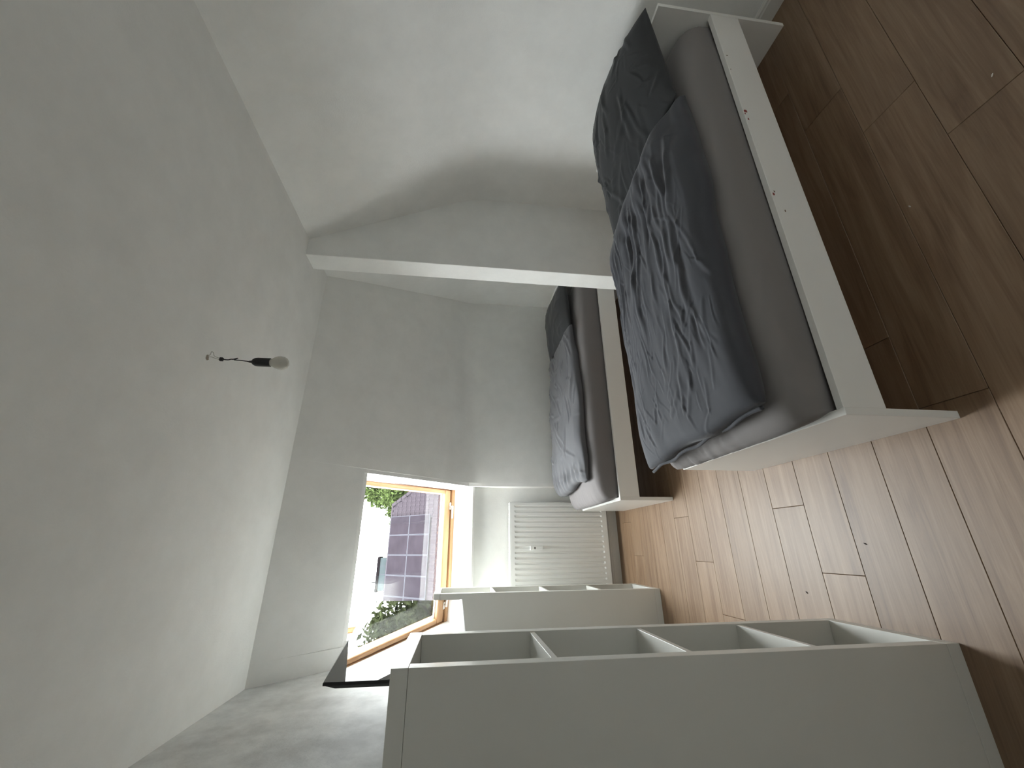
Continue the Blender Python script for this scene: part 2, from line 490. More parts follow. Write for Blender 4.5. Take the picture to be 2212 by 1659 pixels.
# baseboards
def baseboard(name, x0, x1, y0, y1, axis, label):
    """stepped profile, room side given by axis: 'y-' board along X whose face looks to -Y, 'x-' along Y facing -X, 'x+' facing +X, 'y+' facing +Y"""
    prof = [(0, 0), (0.016, 0), (0.016, 0.066), (0.012, 0.074), (0.012, 0.080), (0.007, 0.088), (0, 0.090)]
    v, f = [], []
    n = len(prof)
    for e in (0, 1):
        for d, z in prof:
            if axis == 'y-': v.append(((x0, x1)[e], y0 - d, z))
            elif axis == 'y+': v.append(((x0, x1)[e], y0 + d, z))
            elif axis == 'x-': v.append((x0 - d, (y0, y1)[e], z))
            else: v.append((x0 + d, (y0, y1)[e], z))
    for i in range(n):
        j = (i + 1) % n
        f.append((i, j, n + j, n + i))
    f += [tuple(range(n)), tuple(range(n, 2 * n))]
    o = pydata(name, v, f, M_base)
    bm = bmesh.new(); bm.from_mesh(o.data); bmesh.ops.recalc_face_normals(bm, faces=bm.faces); bm.to_mesh(o.data); bm.free()
    tag(o, label, 'baseboard', kind='structure')
baseboard('baseboard_far', WL, WR, YN, YN, 'y-', 'white baseboard under the radiator')
baseboard('baseboard_alcove', WR, XR - 0.016, YF, YF, 'y-', 'white baseboard behind the far bed')
baseboard('baseboard_right', XR, XR, YB, 2.40, 'x-', 'white moulded baseboard behind the near headboard')
baseboard('baseboard_left', XL, XL, YB, YF, 'x+', 'white baseboard behind the cube shelves')
baseboard('baseboard_partition', 1.92, XR - 0.02, 2.402, 2.402, 'y-', 'white baseboard along the partition wall')

# ------------------------------------------------------------------ roof window
win = empty('window_1', SP((FX0 + FX1) / 2, FS0, FO))
tag(win, 'pine roof window with a neighbouring roof behind its glass', 'window', kind='structure')
WB = SP((FX0 + FX1) / 2, FS0, FO)
win.matrix_world = Matrix(((1, SD.x, -SN.x, WB.x), (0, SD.y, -SN.y, WB.y), (0, SD.z, -SN.z, WB.z), (0, 0, 0, 1)))
# local axes: x across, y up the slope, z towards the room
hw, hh = (FX1 - FX0) / 2, FS1 - FS0
def wbar(name, x0, x1, y0, y1, z0, z1, parent, mat=M_pine, bev=0.003):
    """a bar with its grain along its length"""
    lx, ly = x1 - x0, y1 - y0
    c = ((x0 + x1) / 2, (y0 + y1) / 2, 0)
    if lx >= ly:
        return box(name, -lx / 2, lx / 2, -ly / 2, ly / 2, z0, z1, mat, parent, bev, loc=c)
    return box(name, -ly / 2, ly / 2, -lx / 2, lx / 2, z0, z1, mat, parent, bev, loc=c, rot=(0, 0, PI / 2))
fr = wbar('window_frame', -hw, hw, 0, 0.032, -0.17, 0.0, win)
wbar('frame_side', hw - 0.028, hw, 0.032, hh - 0.03, -0.17, 0.0, fr).matrix_parent_inverse = fr.matrix_basis.inverted()
wbar('frame_side', -hw, -hw + 0.028, 0.032, hh - 0.03, -0.17, 0.0, fr).matrix_parent_inverse = fr.matrix_basis.inverted()
wbar('frame_head', -hw, hw, hh - 0.03, hh, -0.17, 0.0, fr).matrix_parent_inverse = fr.matrix_basis.inverted()
wbar('shadow_gap', -hw + 0.028, hw - 0.028, 0.032, 0.040, -0.16, -0.03, fr, M_dark, 0).matrix_parent_inverse = fr.matrix_basis.inverted()
g = 0.034
sx0, sx1, sy0, sy1 = -hw + g, hw - g, 0.042, hh - 0.036
sash = wbar('sash', sx0, sx1, sy0, sy0 + 0.072, -0.085, -0.012, win, bev=0.010)
for (a, b, c, d, nm) in ((sx1 - 0.042, sx1, sy0 + 0.072, sy1 - 0.045, 'sash_side'), (sx0, sx0 + 0.042, sy0 + 0.072, sy1 - 0.045, 'sash_side'), (sx0, sx1, sy1 - 0.045, sy1, 'sash_head')):
    wbar(nm, a, b, c, d, -0.085, -0.012, sash, bev=0.010).matrix_parent_inverse = sash.matrix_basis.inverted()
box('seal', sx0 + 0.042, sx1 - 0.042, sy0 + 0.072, sy0 + 0.077, -0.075, -0.055, M_seal, win, 0)
box('pane', sx0 + 0.036, sx1 - 0.036, sy0 + 0.066, sy1 - 0.04, -0.068, -0.064, M_glass, win, 0)
# handle on the bottom rail
hx = 0.345 - (FX0 + FX1) / 2
hd = empty('handle', (hx, 0.050, -0.012)); hd.parent = win
box('handle_plate', -0.012, 0.055, -0.011, 0.011, 0, 0.010, M_steel, hd, 0.004)
box('handle_neck', 0.004, 0.022, -0.008, 0.008, 0.010, 0.036, M_steel, hd, 0.003)
box('handle_lever', -0.095, 0.022, -0.010, 0.008, 0.034, 0.046, M_steel, hd, 0.005)

# ------------------------------------------------------------------ radiator in the niche
RX0, RX1, RZ0, RZ1, RYF = -0.56, 0.376, 0.137, 1.062, 3.866
rad = empty('radiator', ((RX0 + RX1) / 2, YN, 0))
tag(rad, 'white ribbed panel radiator in the niche under the roof window', 'radiator')
ox, oy = (RX0 + RX1) / 2, YN
# pressed front plate
pitch = 0.0446
xs = [(RX0, 0.0)]
x = RX1 - 0.030
cols = []
while x > RX0 + 0.03:
    cols.append(x); x -= pitch
cols = cols[::-1]
for c in cols:
    xs += [(c - 0.013, 0.0), (c - 0.008, 1.0), (c + 0.004, 1.0), (c + 0.009, 0.0)]
xs.append((RX1, 0.0))
zs = [(RZ0, 0), (RZ0 + 0.045, 0), (RZ0 + 0.058, 1), (RZ1 - 0.052, 1), (RZ1 - 0.040, 0), (RZ1, 0)]
v = [(px - ox, RYF + 0.009 * dx * dz - oy, pz) for pz, dz in zs for px, dx in xs]
n = len(xs)
f = [(j * n + i, j * n + i + 1, (j + 1) * n + i + 1, (j + 1) * n + i) for j in range(len(zs) - 1) for i in range(n - 1)]
# close the sides and back
b0 = len(v)
v += [(RX0 - ox, RYF + 0.02 - oy, RZ0), (RX1 - ox, RYF + 0.02 - oy, RZ0), (RX1 - ox, RYF + 0.02 - oy, RZ1), (RX0 - ox, RYF + 0.02 - oy, RZ1)]
top = (len(zs) - 1) * n
f += [(b0 + 1, b0, b0 + 3, b0 + 2), tuple(range(n - 1, -1, -1)) + (b0, b0 + 1), tuple(range(top, top + n)) + (b0 + 2, b0 + 3),
      tuple(j * n for j in range(len(zs) - 1, -1, -1)) [::-1] + (b0 + 3, b0), tuple(j * n + n - 1 for j in range(len(zs) - 1, -1, -1)) + (b0 + 1, b0 + 2)]
pydata('front_panel', v, f, M_rad, rad)
box('back_panel', RX0 - ox, RX1 - ox, 3.938 - oy, 3.950 - oy, RZ0, RZ1, M_rad, rad, 0.003)
box('side_cover', RX1 - ox - 0.002, RX1 - ox + 0.006, RYF + 0.003 - oy, 3.955 - oy, RZ0 + 0.01, RZ1 + 0.004, M_rad, rad, 0.003)
box('side_cover', RX0 - ox - 0.006, RX0 - ox + 0.002, RYF + 0.003 - oy, 3.955 - oy, RZ0 + 0.01, RZ1 + 0.004, M_rad, rad, 0.003)
bm = bmesh.new()
add_box(bm, RX0 - ox, RX1 - ox, RYF + 0.002 - oy, RYF + 0.012 - oy, RZ1 - 0.004, RZ1 + 0.006)
add_box(bm, RX0 - ox, RX1 - ox, 3.944 - oy, 3.954 - oy, RZ1 - 0.004, RZ1 + 0.006)
x = RX0 + 0.006
while x < RX1 - 0.006:
    add_box(bm, x - ox, x + 0.006 - ox, RYF + 0.012 - oy, 3.944 - oy, RZ1 + 0.001, RZ1 + 0.005); x += 0.013
from_bm('top_grille', bm, M_rad, rad)
for xx in (RX0 + 0.15, RX1 - 0.15):
    box('wall_bracket', xx - 0.02 - ox, xx + 0.02 - ox, 3.950 - oy, -0.001, 0.30, 0.95, M_rad, rad, 0.002)
hm = box('heat_meter', -0.037 - ox, -0.001 - ox, RYF - 0.022 - oy, RYF + 0.001 - oy, 0.765, 0.884, M_rad, rad, 0.005, 3)
box('display', -0.029 - ox, -0.011 - ox, RYF - 0.0232 - oy, RYF - 0.0215 - oy, 0.835, 0.846, M_black, hm, 0)
tag(hm, 'small white heat meter clipped onto the radiator')
tube('supply_pipe', [(RX0 + 0.05 - ox, 3.93 - oy, RZ0 + 0.03), (RX0 + 0.05 - ox, 3.93 - oy, 0.07), (RX0 + 0.05 - ox, 3.93 - oy, 0.0)], 0.009, M_rad, rad)

# ------------------------------------------------------------------ cube shelves
SH, SW, SDp, ST = 1.690, 0.464, 0.40, 0.044
def cube_shelf(x_front, y_near, label, rz=0.0):
    o = empty('cube_shelf', (x_front, y_near, 0), (0, 0, rz))
    tag(o, label, 'shelf')
    box('top_board', -SDp, 0, 0, SW, SH - ST, SH, M_shelf, o, 0.0012)
    box('bottom_board', -SDp, 0, 0, SW, 0.0, ST, M_shelf, o, 0.0012)
    box('side_panel', -SDp, -0.0005, 0.0006, ST, ST + 0.0008, SH - ST - 0.0008, M_shelf, o, 0.0012)
    box('side_panel', -SDp, -0.0005, SW - ST, SW - 0.0006, ST + 0.0008, SH - ST - 0.0008, M_shelf, o, 0.0012)
    oh = (SH - 2 * ST - 3 * 0.018) / 4
    for k in range(3):
        z = ST + oh * (k + 1) + 0.018 * k
        box('shelf_board', -SDp + 0.002, -0.004, ST, SW - ST, z, z + 0.018, M_shelf, o, 0.0008)
    return o
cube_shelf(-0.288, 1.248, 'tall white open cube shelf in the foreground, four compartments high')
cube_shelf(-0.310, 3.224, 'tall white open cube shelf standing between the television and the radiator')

# ------------------------------------------------------------------ television on a wall arm
tv = empty('television', (-0.474, 1.901, 2.020))
tag(tv, 'flat black television on a wall arm reflecting the roof window', 'television')
a, t_, r_ = 0.178, 0.020, 0.031
al = Vector((math.sin(a), math.cos(a), 0)); nm = Vector((math.cos(a), -math.sin(a), 0))
u2 = Vector((0, 0, 1)) * math.cos(t_) + nm * math.sin(t_)
al2 = al * math.cos(r_) + u2 * math.sin(r_); u3 = u2 * math.cos(r_) - al * math.sin(r_)
n3 = al2.cross(u3)
# local: x along the screen (near to far), y up, z out of the screen
tv.matrix_world = Matrix(((al2.x, u3.x, n3.x, -0.474), (al2.y, u3.y, n3.y, 1.901), (al2.z, u3.z, n3.z, 2.020), (0, 0, 0, 1)))
TW, THh = 0.960, 0.555
box('housing', 0, TW, -THh, 0, -0.012, -0.0012, M_black, tv, 0.002)
box('screen', 0.004, TW - 0.004, -THh + 0.013, -0.004, -0.0014, 0.0, M_screen, tv, 0)
box('lower_bezel', 0, TW, -THh - 0.003, -THh + 0.012, -0.010, 0.003, M_silver, tv, 0.002)
# domed back
v, f = [], []
prof = [(0.002, 0.010, -0.012), (0.008, 0.045, -0.024), (0.040, 0.075, -0.032), (0.12, 0.11, -0.034)]
rings = []
for ins, tin, z in prof:
    rings.append([(ins, -THh + tin, z), (TW - ins, -THh + tin, z), (TW - ins, -tin, z), (ins, -tin, z)])
for rg in rings: v += rg
for i in range(len(rings) - 1):
    for j in range(4):
        f.append((i * 4 + j, i * 4 + (j + 1) % 4, (i + 1) * 4 + (j + 1) % 4, (i + 1) * 4 + j))
f.append(tuple((len(rings) - 1) * 4 + j for j in range(4)))
pydata('back_cover', v, f, M_black, tv)
box('vent_rib', 0.06, TW - 0.06, -0.115, -0.105, -0.040, -0.028, M_black, tv, 0.002)
box('mount_plate', TW / 2 - 0.11, TW / 2 + 0.11, -THh / 2 - 0.11, -THh / 2 + 0.11, -0.046, -0.034, M_black, tv, 0.002)
wm = tv.matrix_world.inverted()
pA = wm @ Vector((XL + 0.012, 3.02, 1.745)); pB = Vector((TW / 2, -THh / 2, -0.044))
mid = (pA + pB) / 2
tube('wall_arm', [pA, (pA + pB) / 2 + Vector((0.05, 0, 0)), pB], 0.016, M_black, tv)
bw = box('wall_plate', -0.001, 0.012, -0.06, 0.06, -0.11, 0.11, M_black, None, 0.002)
bw.parent = tv; bw.matrix_parent_inverse = Matrix.Identity(4)
bw.matrix_local = wm @ Matrix.Translation((XL + 0.001, 3.02, 1.745))

# ------------------------------------------------------------------ beds
def make_bed(loc, rz, label):
    o = empty('bed_frame', loc, (0, 0, rz))
    tag(o, label, 'bed')
    L_, W_ = 2.09, 0.938
    box('footboard', 0, 0.024, 0, W_, 0, 0.397, M_white, o, 0.0012)
    box('headboard', L_ - 0.024, L_, 0, W_, 0, 0.667, M_white, o, 0.0012)
    for y0 in (0.001, W_ - 0.025):
        box('side_rail', 0.0242, L_ - 0.0242, y0, y0 + 0.024, 0.250, 0.397, M_white, o, 0.0012)
    box('middle_beam', 0.0245, L_ - 0.0245, W_ / 2 - 0.02, W_ / 2 + 0.02, 0.26, 0.318, M_slat, o, 0.001)
    me = None
    for i in range(16):
        x = 0.10 + i * (L_ - 0.24) / 15
        if me is None:
            s = box('slat', -0.035, 0.035, 0.026, W_ - 0.026, 0.319, 0.331, M_slat, o, 0.001, loc=(x, 0, 0)); me = s.data
        else:
            link('slat', me, None, o, loc=(x, 0, 0))
    return o
BX, BY = 0.354, 1.004
CX, CY = 0.294, 2.822
bed1 = make_bed((BX, BY, 0), 0, 'white bed frame with a low footboard, nearest the camera')
bed2 = make_bed((CX, CY, 0), 0, 'white bed frame beyond the partition wall, beside the radiator')
# little smudges on the near rail
stl = [(1.708, .386, .012, .009, M_red), (1.692, .391, .006, .004, M_red), (1.659, .384, .007, .004, M_red), (2.094, .383, .004, .004, M_brown), (1.991, .388, .003, .003, M_brown),
       (1.236, .386, .008, .005, M_red), (1.250, .380, .005, .003, M_brown), (1.154, .362, .007, .003, M_brown)]
for (sx, sz, a, b, m) in stl:
    n = 9
    v = [(a * math.cos(2 * PI * i / n) * random.uniform(.7, 1.2), 0, b * math.sin(2 * PI * i / n) * random.uniform(.7, 1.2)) for i in range(n)]
    v += [(p[0] * .8, -0.0005, p[2] * .8) for p in v]
    f = [(i, (i + 1) % n, n + (i + 1) % n, n + i) for i in range(n)] + [tuple(range(n, 2 * n))]
    pydata('smudge', v, f, m, bed1, loc=(sx - BX, 0.0009, sz))

# ------------------------------------------------------------------ bedding
def fbm(x, y, z=0.0, o=3):
    s, a, t = 0.0, 1.0, 0.0
    for k in range(o):
        s += a * noise.noise(Vector((x, y, z + 7.3 * k))); t += a
        x *= 2.03; y *= 2.03; a *= 0.5
    return s / t
def ridge(x, y, z=0.0):
    return 1.0 - min(1.0, abs(noise.noise(Vector((x, y, z)))) * 3.2)      # thin creases
def se(a, n): return max(0.0, 1 - abs(a) ** n) ** (1.0 / n)

def slab(name, plan, base, height, nu, nv, mat, n=4.0, disp=None, under=0.0, corner=0.0):
    """a soft slab lying on 'base': plan(u,v) -> (x,y); height(u,v) -> thickness; disp(u,v,x,y) -> extra relief along the surface normal"""
    us = [-math.cos(PI * i / nu) for i in range(nu + 1)]
    vs_ = [-math.cos(PI * j / nv) for j in range(nv + 1)]
    us = [0.55 * c + 0.45 * (-1 + 2 * i / nu) for i, c in enumerate(us)]
    vs_ = [0.55 * c + 0.45 * (-1 + 2 * j / nv) for j, c in enumerate(vs_)]
    V, F = [], []
    for b in vs_:
        for a in us:
            aa = a * (1 - corner * abs(b) ** 8); bb = b * (1 - corner * abs(a) ** 8)
            x, y = plan(aa, bb)
            e = se(a, n) * se(b, n)
            V.append([x, y, base(x, y) + height(a, b) * e])
    V = np.array(V).reshape(nv + 1, nu + 1, 3)
    if disp:
        du = np.gradient(V, axis=1); dv = np.gradient(V, axis=0)
        N = np.cross(du, dv); N /= (np.linalg.norm(N, axis=2, keepdims=True) + 1e-9)
        for j, b in enumerate(vs_):
            for i, a in enumerate(us):
                e = min(1.0, 6 * (1 - max(abs(a), abs(b))) + 0.15)
                V[j, i] += N[j, i] * disp(a, b, V[j, i, 0], V[j, i, 1]) * (e if max(abs(a), abs(b)) < 1 else 0)
    W = nu + 1
    top = [tuple(p) for p in V.reshape(-1, 3)]
    F = [(j * W + i, j * W + i + 1, (j + 1) * W + i + 1, (j + 1) * W + i) for j in range(nv) for i in range(nu)]
    # underside: a skirted bottom ring
    ring = [i for i in range(W)] + [j * W + nu for j in range(1, nv + 1)] + [nv * W + i for i in range(nu - 1, -1, -1)] + [j * W for j in range(nv - 1, 0, -1)]
    F.append(tuple(ring[::-1]))
    return pydata(name, top, F, mat, smooth=True)

def puff(name, corners, thick, nu, mat, disp, p=0.62, seed=0.0, ears=0.03, arch=0.0):
    """a pillow: two inflated sides over a bilinear quad (corners: near-foot, near-head, far-foot, far-head)"""
    c00, c10, c01, c11 = [np.array(c, float) for c in corners]
    ts = [0.5 * (-math.cos(PI * i / nu)) + 0.5 * (-1 + 2 * i / nu) for i in range(nu + 1)]
    V, F = [], []
    W = nu + 1
    nrm = np.cross(c10 - c00, c01 - c00); nrm /= np.linalg.norm(nrm)
    for side in (1, -1):
        for b in ts:
            for a in ts:
                # edges bow inward, corners stay out like ears
                aa = a * (1 - ears * (1 - b * b) * abs(a) ** 3); bb = b * (1 - ears * (1 - a * a) * abs(b) ** 3)
                u, w = (aa + 1) / 2, (bb + 1) / 2
                P = c00 * (1 - u) * (1 - w) + c10 * u * (1 - w) + c01 * (1 - u) * w + c11 * u * w
                P = P + np.array([0, 0, arch * (1 - b * b) * ((a + 1) / 2) ** 1.5])
                h = thick / 2 * (max(0, (1 - a * a)) * max(0, (1 - b * b))) ** (p / 1.3)
                d = disp(a, b, P[0], P[1]) * min(1, 5 * (1 - max(abs(a), abs(b)))) if side > 0 else 0
                V.append(P + nrm * side * (h + d))
    off = W * W
    for j in range(nu):
        for i in range(nu):
            F.append((j * W + i, j * W + i + 1, (j + 1) * W + i + 1, (j + 1) * W + i))
            F.append((off + j * W + i + 1, off + j * W + i, off + (j + 1) * W + i, off + (j + 1) * W + i + 1))
    o = pydata(name, V, F, mat, smooth=True)
    bm = bmesh.new(); bm.from_mesh(o.data); bmesh.ops.remove_doubles(bm, verts=bm.verts, dist=1e-5)
    bm.to_mesh(o.data); bm.free()
    o.data.polygons.foreach_set('use_smooth', [True] * len(o.data.polygons))
    return o

def lerp(a, b, t): return a + (b - a) * t
def quadplan(nf, nh, ff, fh, wob=0.0, seed=0.0):
    def plan(a, b):
        u, w = (a + 1) / 2, (b + 1) / 2
        x = lerp(lerp(nf[0], nh[0], u), lerp(ff[0], fh[0], u), w)
        y = lerp(lerp(nf[1], nh[1], u), lerp(ff[1], fh[1], u), w)
        if wob:
            k = max(abs(a), abs(b)) ** 4
            x += wob * k * noise.noise(Vector((x * 4, y * 4, seed))); y += wob * k * noise.noise(Vector((x * 4, y * 4, seed + 9)))
        return x, y
    return plan

MT = 0.570
def crease(x, y, z, p=3): return max(0.0, ridge(x, y, z)) ** p
def fold_field(X, Y, folds):
    """height of sewn-in creases: each fold is a tapered, slightly bent ridge with a trough on one side"""
    d = np.zeros_like(X)
    for (x0, y0, ang, ln, w, h, cv, side) in folds:
        c, s_ = math.cos(ang), math.sin(ang)
        u = (X - x0) * c + (Y - y0) * s_
        v = -(X - x0) * s_ + (Y - y0) * c - cv * u * u - 0.004 * np.sin(u * 31 + x0 * 17)
        q = u / ln
        tp = np.where((q > 0) & (q < 1), np.clip(q * 5, 0, 1) * np.clip((1 - q) * 3, 0, 1), 0)
        tp = tp * tp * (3 - 2 * tp)
        ww = w * (0.7 + 0.6 * np.clip(q, 0, 1))
        d += h * tp * (np.exp(-(v / ww) ** 2) - 0.55 * np.exp(-((v - side * 1.7 * ww) / (1.3 * ww)) ** 2))
    return d
def apply_folds(o, folds, zmin, nz=0.35):
    me = o.data
    n = len(me.vertices)
    co = np.zeros(n * 3); me.vertices.foreach_get('co', co); co = co.reshape(-1, 3)
    me.update()
    no = np.zeros(n * 3); me.vertex_normals.foreach_get('vector', no); no = no.reshape(-1, 3)
    d = fold_field(co[:, 0], co[:, 1], folds) * np.clip((co[:, 2] - zmin) / 0.03, 0, 1) * np.clip((no[:, 2] - 0.1) / nz, 0, 1)
    co += no * d[:, None]
    me.vertices.foreach_set('co', co.ravel()); me.update()
# mattress, near bed
def mat1(a, b, x, y):
    d = 0.0
    foot = max(0.0, 1 - (x - 0.39) / 0.10)
    if foot > 0 and b > -0.55:
        d += 0.030 * foot * fbm(y * 34 + 6 * x, x * 9 + y * 5, 2.0, 3) * min(1, (b + 0.55) * 3)
    d += 0.003 * fbm(x * 3, y * 6, 5)
    d += 0.006 * math.exp(-((x - 0.52 + (y - 1.07) * .6) / 0.018) ** 2) * math.exp(-((y - 1.06) / 0.04) ** 2)
    return d
m1 = slab('mattress', lambda a, b: (lerp(0.384, 2.415, (a + 1) / 2), lerp(1.032, 1.912, (b + 1) / 2)), lambda x, y: 0.334,
          lambda a, b: MT - 0.334 + 0.010, 150, 90, M_sheet, 7.0, mat1, corner=0.022)
def bulge(o, xf, d):
    for vv in o.data.vertices:
        k = max(0.0, min(1.0, (vv.co.z - 0.403) / 0.035)) * max(0.0, 1 - (vv.co.x - xf) / 0.12)
        vv.co.x -= d * k
bulge(m1, 0.384, 0.066)
tag(m1, 'mattress in a grey fitted sheet on the near bed', 'mattress')
# pillow, near bed
def pdisp1(a, b, x, y):
    return 0.020 * fbm(x * 3.0, y * 3.4, 4, 2)
p1 = puff('pillow', ((1.90, 1.085, 0.622), (2.425, 1.02, 0.725), (1.64, 1.82, 0.650), (2.405, 1.71, 0.765)), 0.150, 130, M_pillow, pdisp1, arch=0.055, ears=0.015)
fr_ = random.Random(5)
FP = [(fr_.uniform(1.75, 2.38), fr_.uniform(1.10, 1.75), fr_.choice((0.35, -0.5, 2.6, 3.3)) + fr_.gauss(0, .3), fr_.uniform(.12, .42), fr_.uniform(.008, .017), fr_.uniform(.003, .008), fr_.uniform(-.6, .6), fr_.choice((-1, 1))) for k in range(34)]
FP += [(fr_.uniform(1.72, 2.40), fr_.uniform(1.06, 1.80), fr_.uniform(0, 2 * PI), fr_.uniform(.05, .18), fr_.uniform(.004, .007), fr_.uniform(.001, .003), fr_.uniform(-1, 1), fr_.choice((-1, 1))) for k in range(70)]
apply_folds(p1, FP, 0.60)
tag(p1, 'dark charcoal pillow leaning on the near headboard', 'pillow')
# duvet, near bed
def duv1(a, b, x, y):
    t = (y - 1.08) / 0.85
    d = 0.020 * fbm(x * 1.1, y * 2.6, 3.0, 2) + 0.006 * fbm(x * 2.5, (y - 0.2 * x) * 11, 5.0, 2)
    hx = 1.87 - 0.30 * t
    g = math.exp(-((x - hx + 0.14) / 0.16) ** 2)
    d += 0.006 * g * math.sin((y - 0.12 * x) * 48 + 6 * fbm(x * 4, y * 4, 9))
    return d
def base1(x, y):
    # rides over the pillow's lower edge
    k = max(0.0, min(1.0, (x - 1.50 + 0.36 * (y - 1.08)) / 0.34)) * max(0.0, min(1.0, (y - 1.12) / 0.12))
    return MT + 0.012 + 0.045 * k * k * (3 - 2 * k)
def h1(a, b):
    u, w = (a + 1) / 2, (b + 1) / 2
    return 0.095 + 0.030 * math.sin(PI * w) * (0.4 + 0.6 * u) - 0.035 * (1 - u) * w + 0.012 * noise.noise(Vector((u * 4, w * 3, 5)))
d1 = slab('duvet', quadplan((0.405, 1.075), (1.91, 1.070), (0.340, 1.915), (1.615, 1.900), 0.03, 3.0), base1, h1, 320, 200, M_duvet, 4.5, duv1, corner=0.012)
fr_ = random.Random(21)
F1 = []
for k in range(17):          # long folds fanning out from the pinch at the pillow towards the foot
    y0 = 1.16 + 0.68 * k / 16 + fr_.uniform(-.02, .02)
    x0 = 1.84 - 0.32 * (y0 - 1.08) / 0.85 - fr_.uniform(0.0, 0.10)
    F1.append((x0, y0, PI + fr_.gauss(-0.10, 0.10) + (1.45 - y0) * 0.18, fr_.uniform(0.35, 0.95), fr_.uniform(.009, .018), fr_.uniform(.003, .008), fr_.uniform(-.12, .12), fr_.choice((-1, 1))))
for k in range(55):          # shorter creases along the length
    F1.append((fr_.uniform(0.7, 1.75), fr_.uniform(1.15, 1.86), PI + fr_.gauss(0, .22), fr_.uniform(.08, .34), fr_.uniform(.006, .012), fr_.uniform(.0012, .004), fr_.uniform(-.5, .5), fr_.choice((-1, 1))))
for k in range(16):          # creases running in from the foot hem
    F1.append((fr_.uniform(0.40, 0.52), fr_.uniform(1.2, 1.85), fr_.gauss(0, .35), fr_.uniform(.10, .30), fr_.uniform(.007, .012), fr_.uniform(.0012, .0035), fr_.uniform(-.6, .6), fr_.choice((-1, 1))))
for k in range(150):         # fine sharp wrinkles
    F1.append((fr_.uniform(0.45, 1.85), fr_.uniform(1.12, 1.87), PI + fr_.gauss(0, .45), fr_.uniform(.05, .20), fr_.uniform(.0035, .006), fr_.uniform(.0008, .0022), fr_.uniform(-1, 1), fr_.choice((-1, 1))))
F1.append((1.62, 1.235, PI + 0.02, 1.0, .014, .008, -.03, 1)); F1.append((1.30, 1.30, PI - 0.12, 0.75, .012, .007, .06, -1))
apply_folds(d1, F1, MT + 0.03)
tag(d1, 'wrinkled charcoal duvet spread over the near bed', 'duvet')
# piped hem along the foot edge of the duvet
hp = []
for i in range(15):
    y = lerp(1.10, 1.895, i / 14)
    hp.append((lerp(0.402, 0.338, i / 14) + 0.004 * math.sin(i * 1.7), y, MT + 0.012 + 0.01 * math.sin(i * 0.9) ** 2))
tube('hem', hp, 0.007, M_duvet, d1)

# ---- far bed
m2 = slab('mattress', lambda a, b: (lerp(0.324, 2.34, (a + 1) / 2), lerp(2.852, 3.73, (b + 1) / 2)), lambda x, y: 0.334,
          lambda a, b: MT - 0.334 + 0.008, 150, 90, M_sheet2, 7.0,
          lambda a, b, x, y: 0.024 * max(0, 1 - (x - 0.32) / 0.12) * fbm(y * 20, x * 6, 3.0) + 0.003 * fbm(x * 3, y * 6, 1), corner=0.022)
bulge(m2, 0.324, 0.045)
tag(m2, 'mattress in a taupe fitted sheet on the far bed', 'mattress')
p2 = puff('pillow', ((1.76, 2.98, 0.622), (2.33, 2.96, 0.650), (1.71, 3.68, 0.645), (2.34, 3.70, 0.675)), 0.125, 70, M_pillow,
          lambda a, b, x, y: 0.010 * fbm(x * 4, y * 5, 14) + 0.004 * ridge(x * 8, y * 6, 3))
tag(p2, 'dark charcoal pillow on the far bed beside the partition', 'pillow')
def duv2(a, b, x, y):
    d = 0.018 * fbm(x * 4, y * 4, 21, 2)
    foot = math.exp(-((x - 0.50) / 0.07) ** 2)
    return d + 0.012 * foot * math.sin(y * 70 + 5 * fbm(x * 6, y * 6, 2))
def h2(a, b):
    u, w = (a + 1) / 2, (b + 1) / 2
    return 0.075 + 0.030 * w + 0.025 * (1 - u) * w + 0.012 * noise.noise(Vector((u * 6, w * 3, 15)))
d2 = slab('duvet', quadplan((0.455, 2.93), (1.80, 2.95), (0.415, 3.76), (1.74, 3.74), 0.05, 13.0),
          lambda x, y: MT + 0.012 + 0.035 * max(0, min(1, (x - 1.55) / 0.25)), h2, 170, 110, M_duvet2, 4.0, duv2, corner=0.012)
fr_ = random.Random(8)
F2 = [(fr_.uniform(0.5, 1.7), fr_.uniform(2.98, 3.7), fr_.choice((0.0, 1.2, -1.0, 0.5)) + fr_.gauss(0, .35), fr_.uniform(.08, .35), fr_.uniform(.008, .016), fr_.uniform(.003, .008), fr_.uniform(-.8, .8), fr_.choice((-1, 1))) for k in range(60)]
apply_folds(d2, F2, MT + 0.03)
tag(d2, 'rumpled slate grey duvet on the far bed below the sloping ceiling', 'duvet')

# ------------------------------------------------------------------ bare bulb
bx, by = 0.786, 1.748
lamp = empty('pendant_bulb', (bx, by, HC))
tag(lamp, 'bare frosted bulb in a black socket hanging from a ceiling wire', 'lamp')
D = HC
SX = -0.012
lathe('socket', [(0.004, 2.490 - D), (0.006, 2.478 - D), (0.013, 2.472 - D), (0.0185, 2.462 - D), (0.0198, 2.452 - D), (0.0198, 2.400 - D), (0.018, 2.399 - D)], M_socket, lamp, loc=(SX, 0, 0))
lathe('bulb', [(0.0135, 2.412 - D), (0.0138, 2.400 - D), (0.0165, 2.393 - D), (0.0245, 2.380 - D), (0.0292, 2.366 - D), (0.0302, 2.354 - D), (0.0285, 2.342 - D), (0.0235, 2.332 - D), (0.0150, 2.3255 - D), (0.006, 2.323 - D), (0.0006, 2.3226 - D)], M_bulb, lamp, loc=(SX, 0, 0))
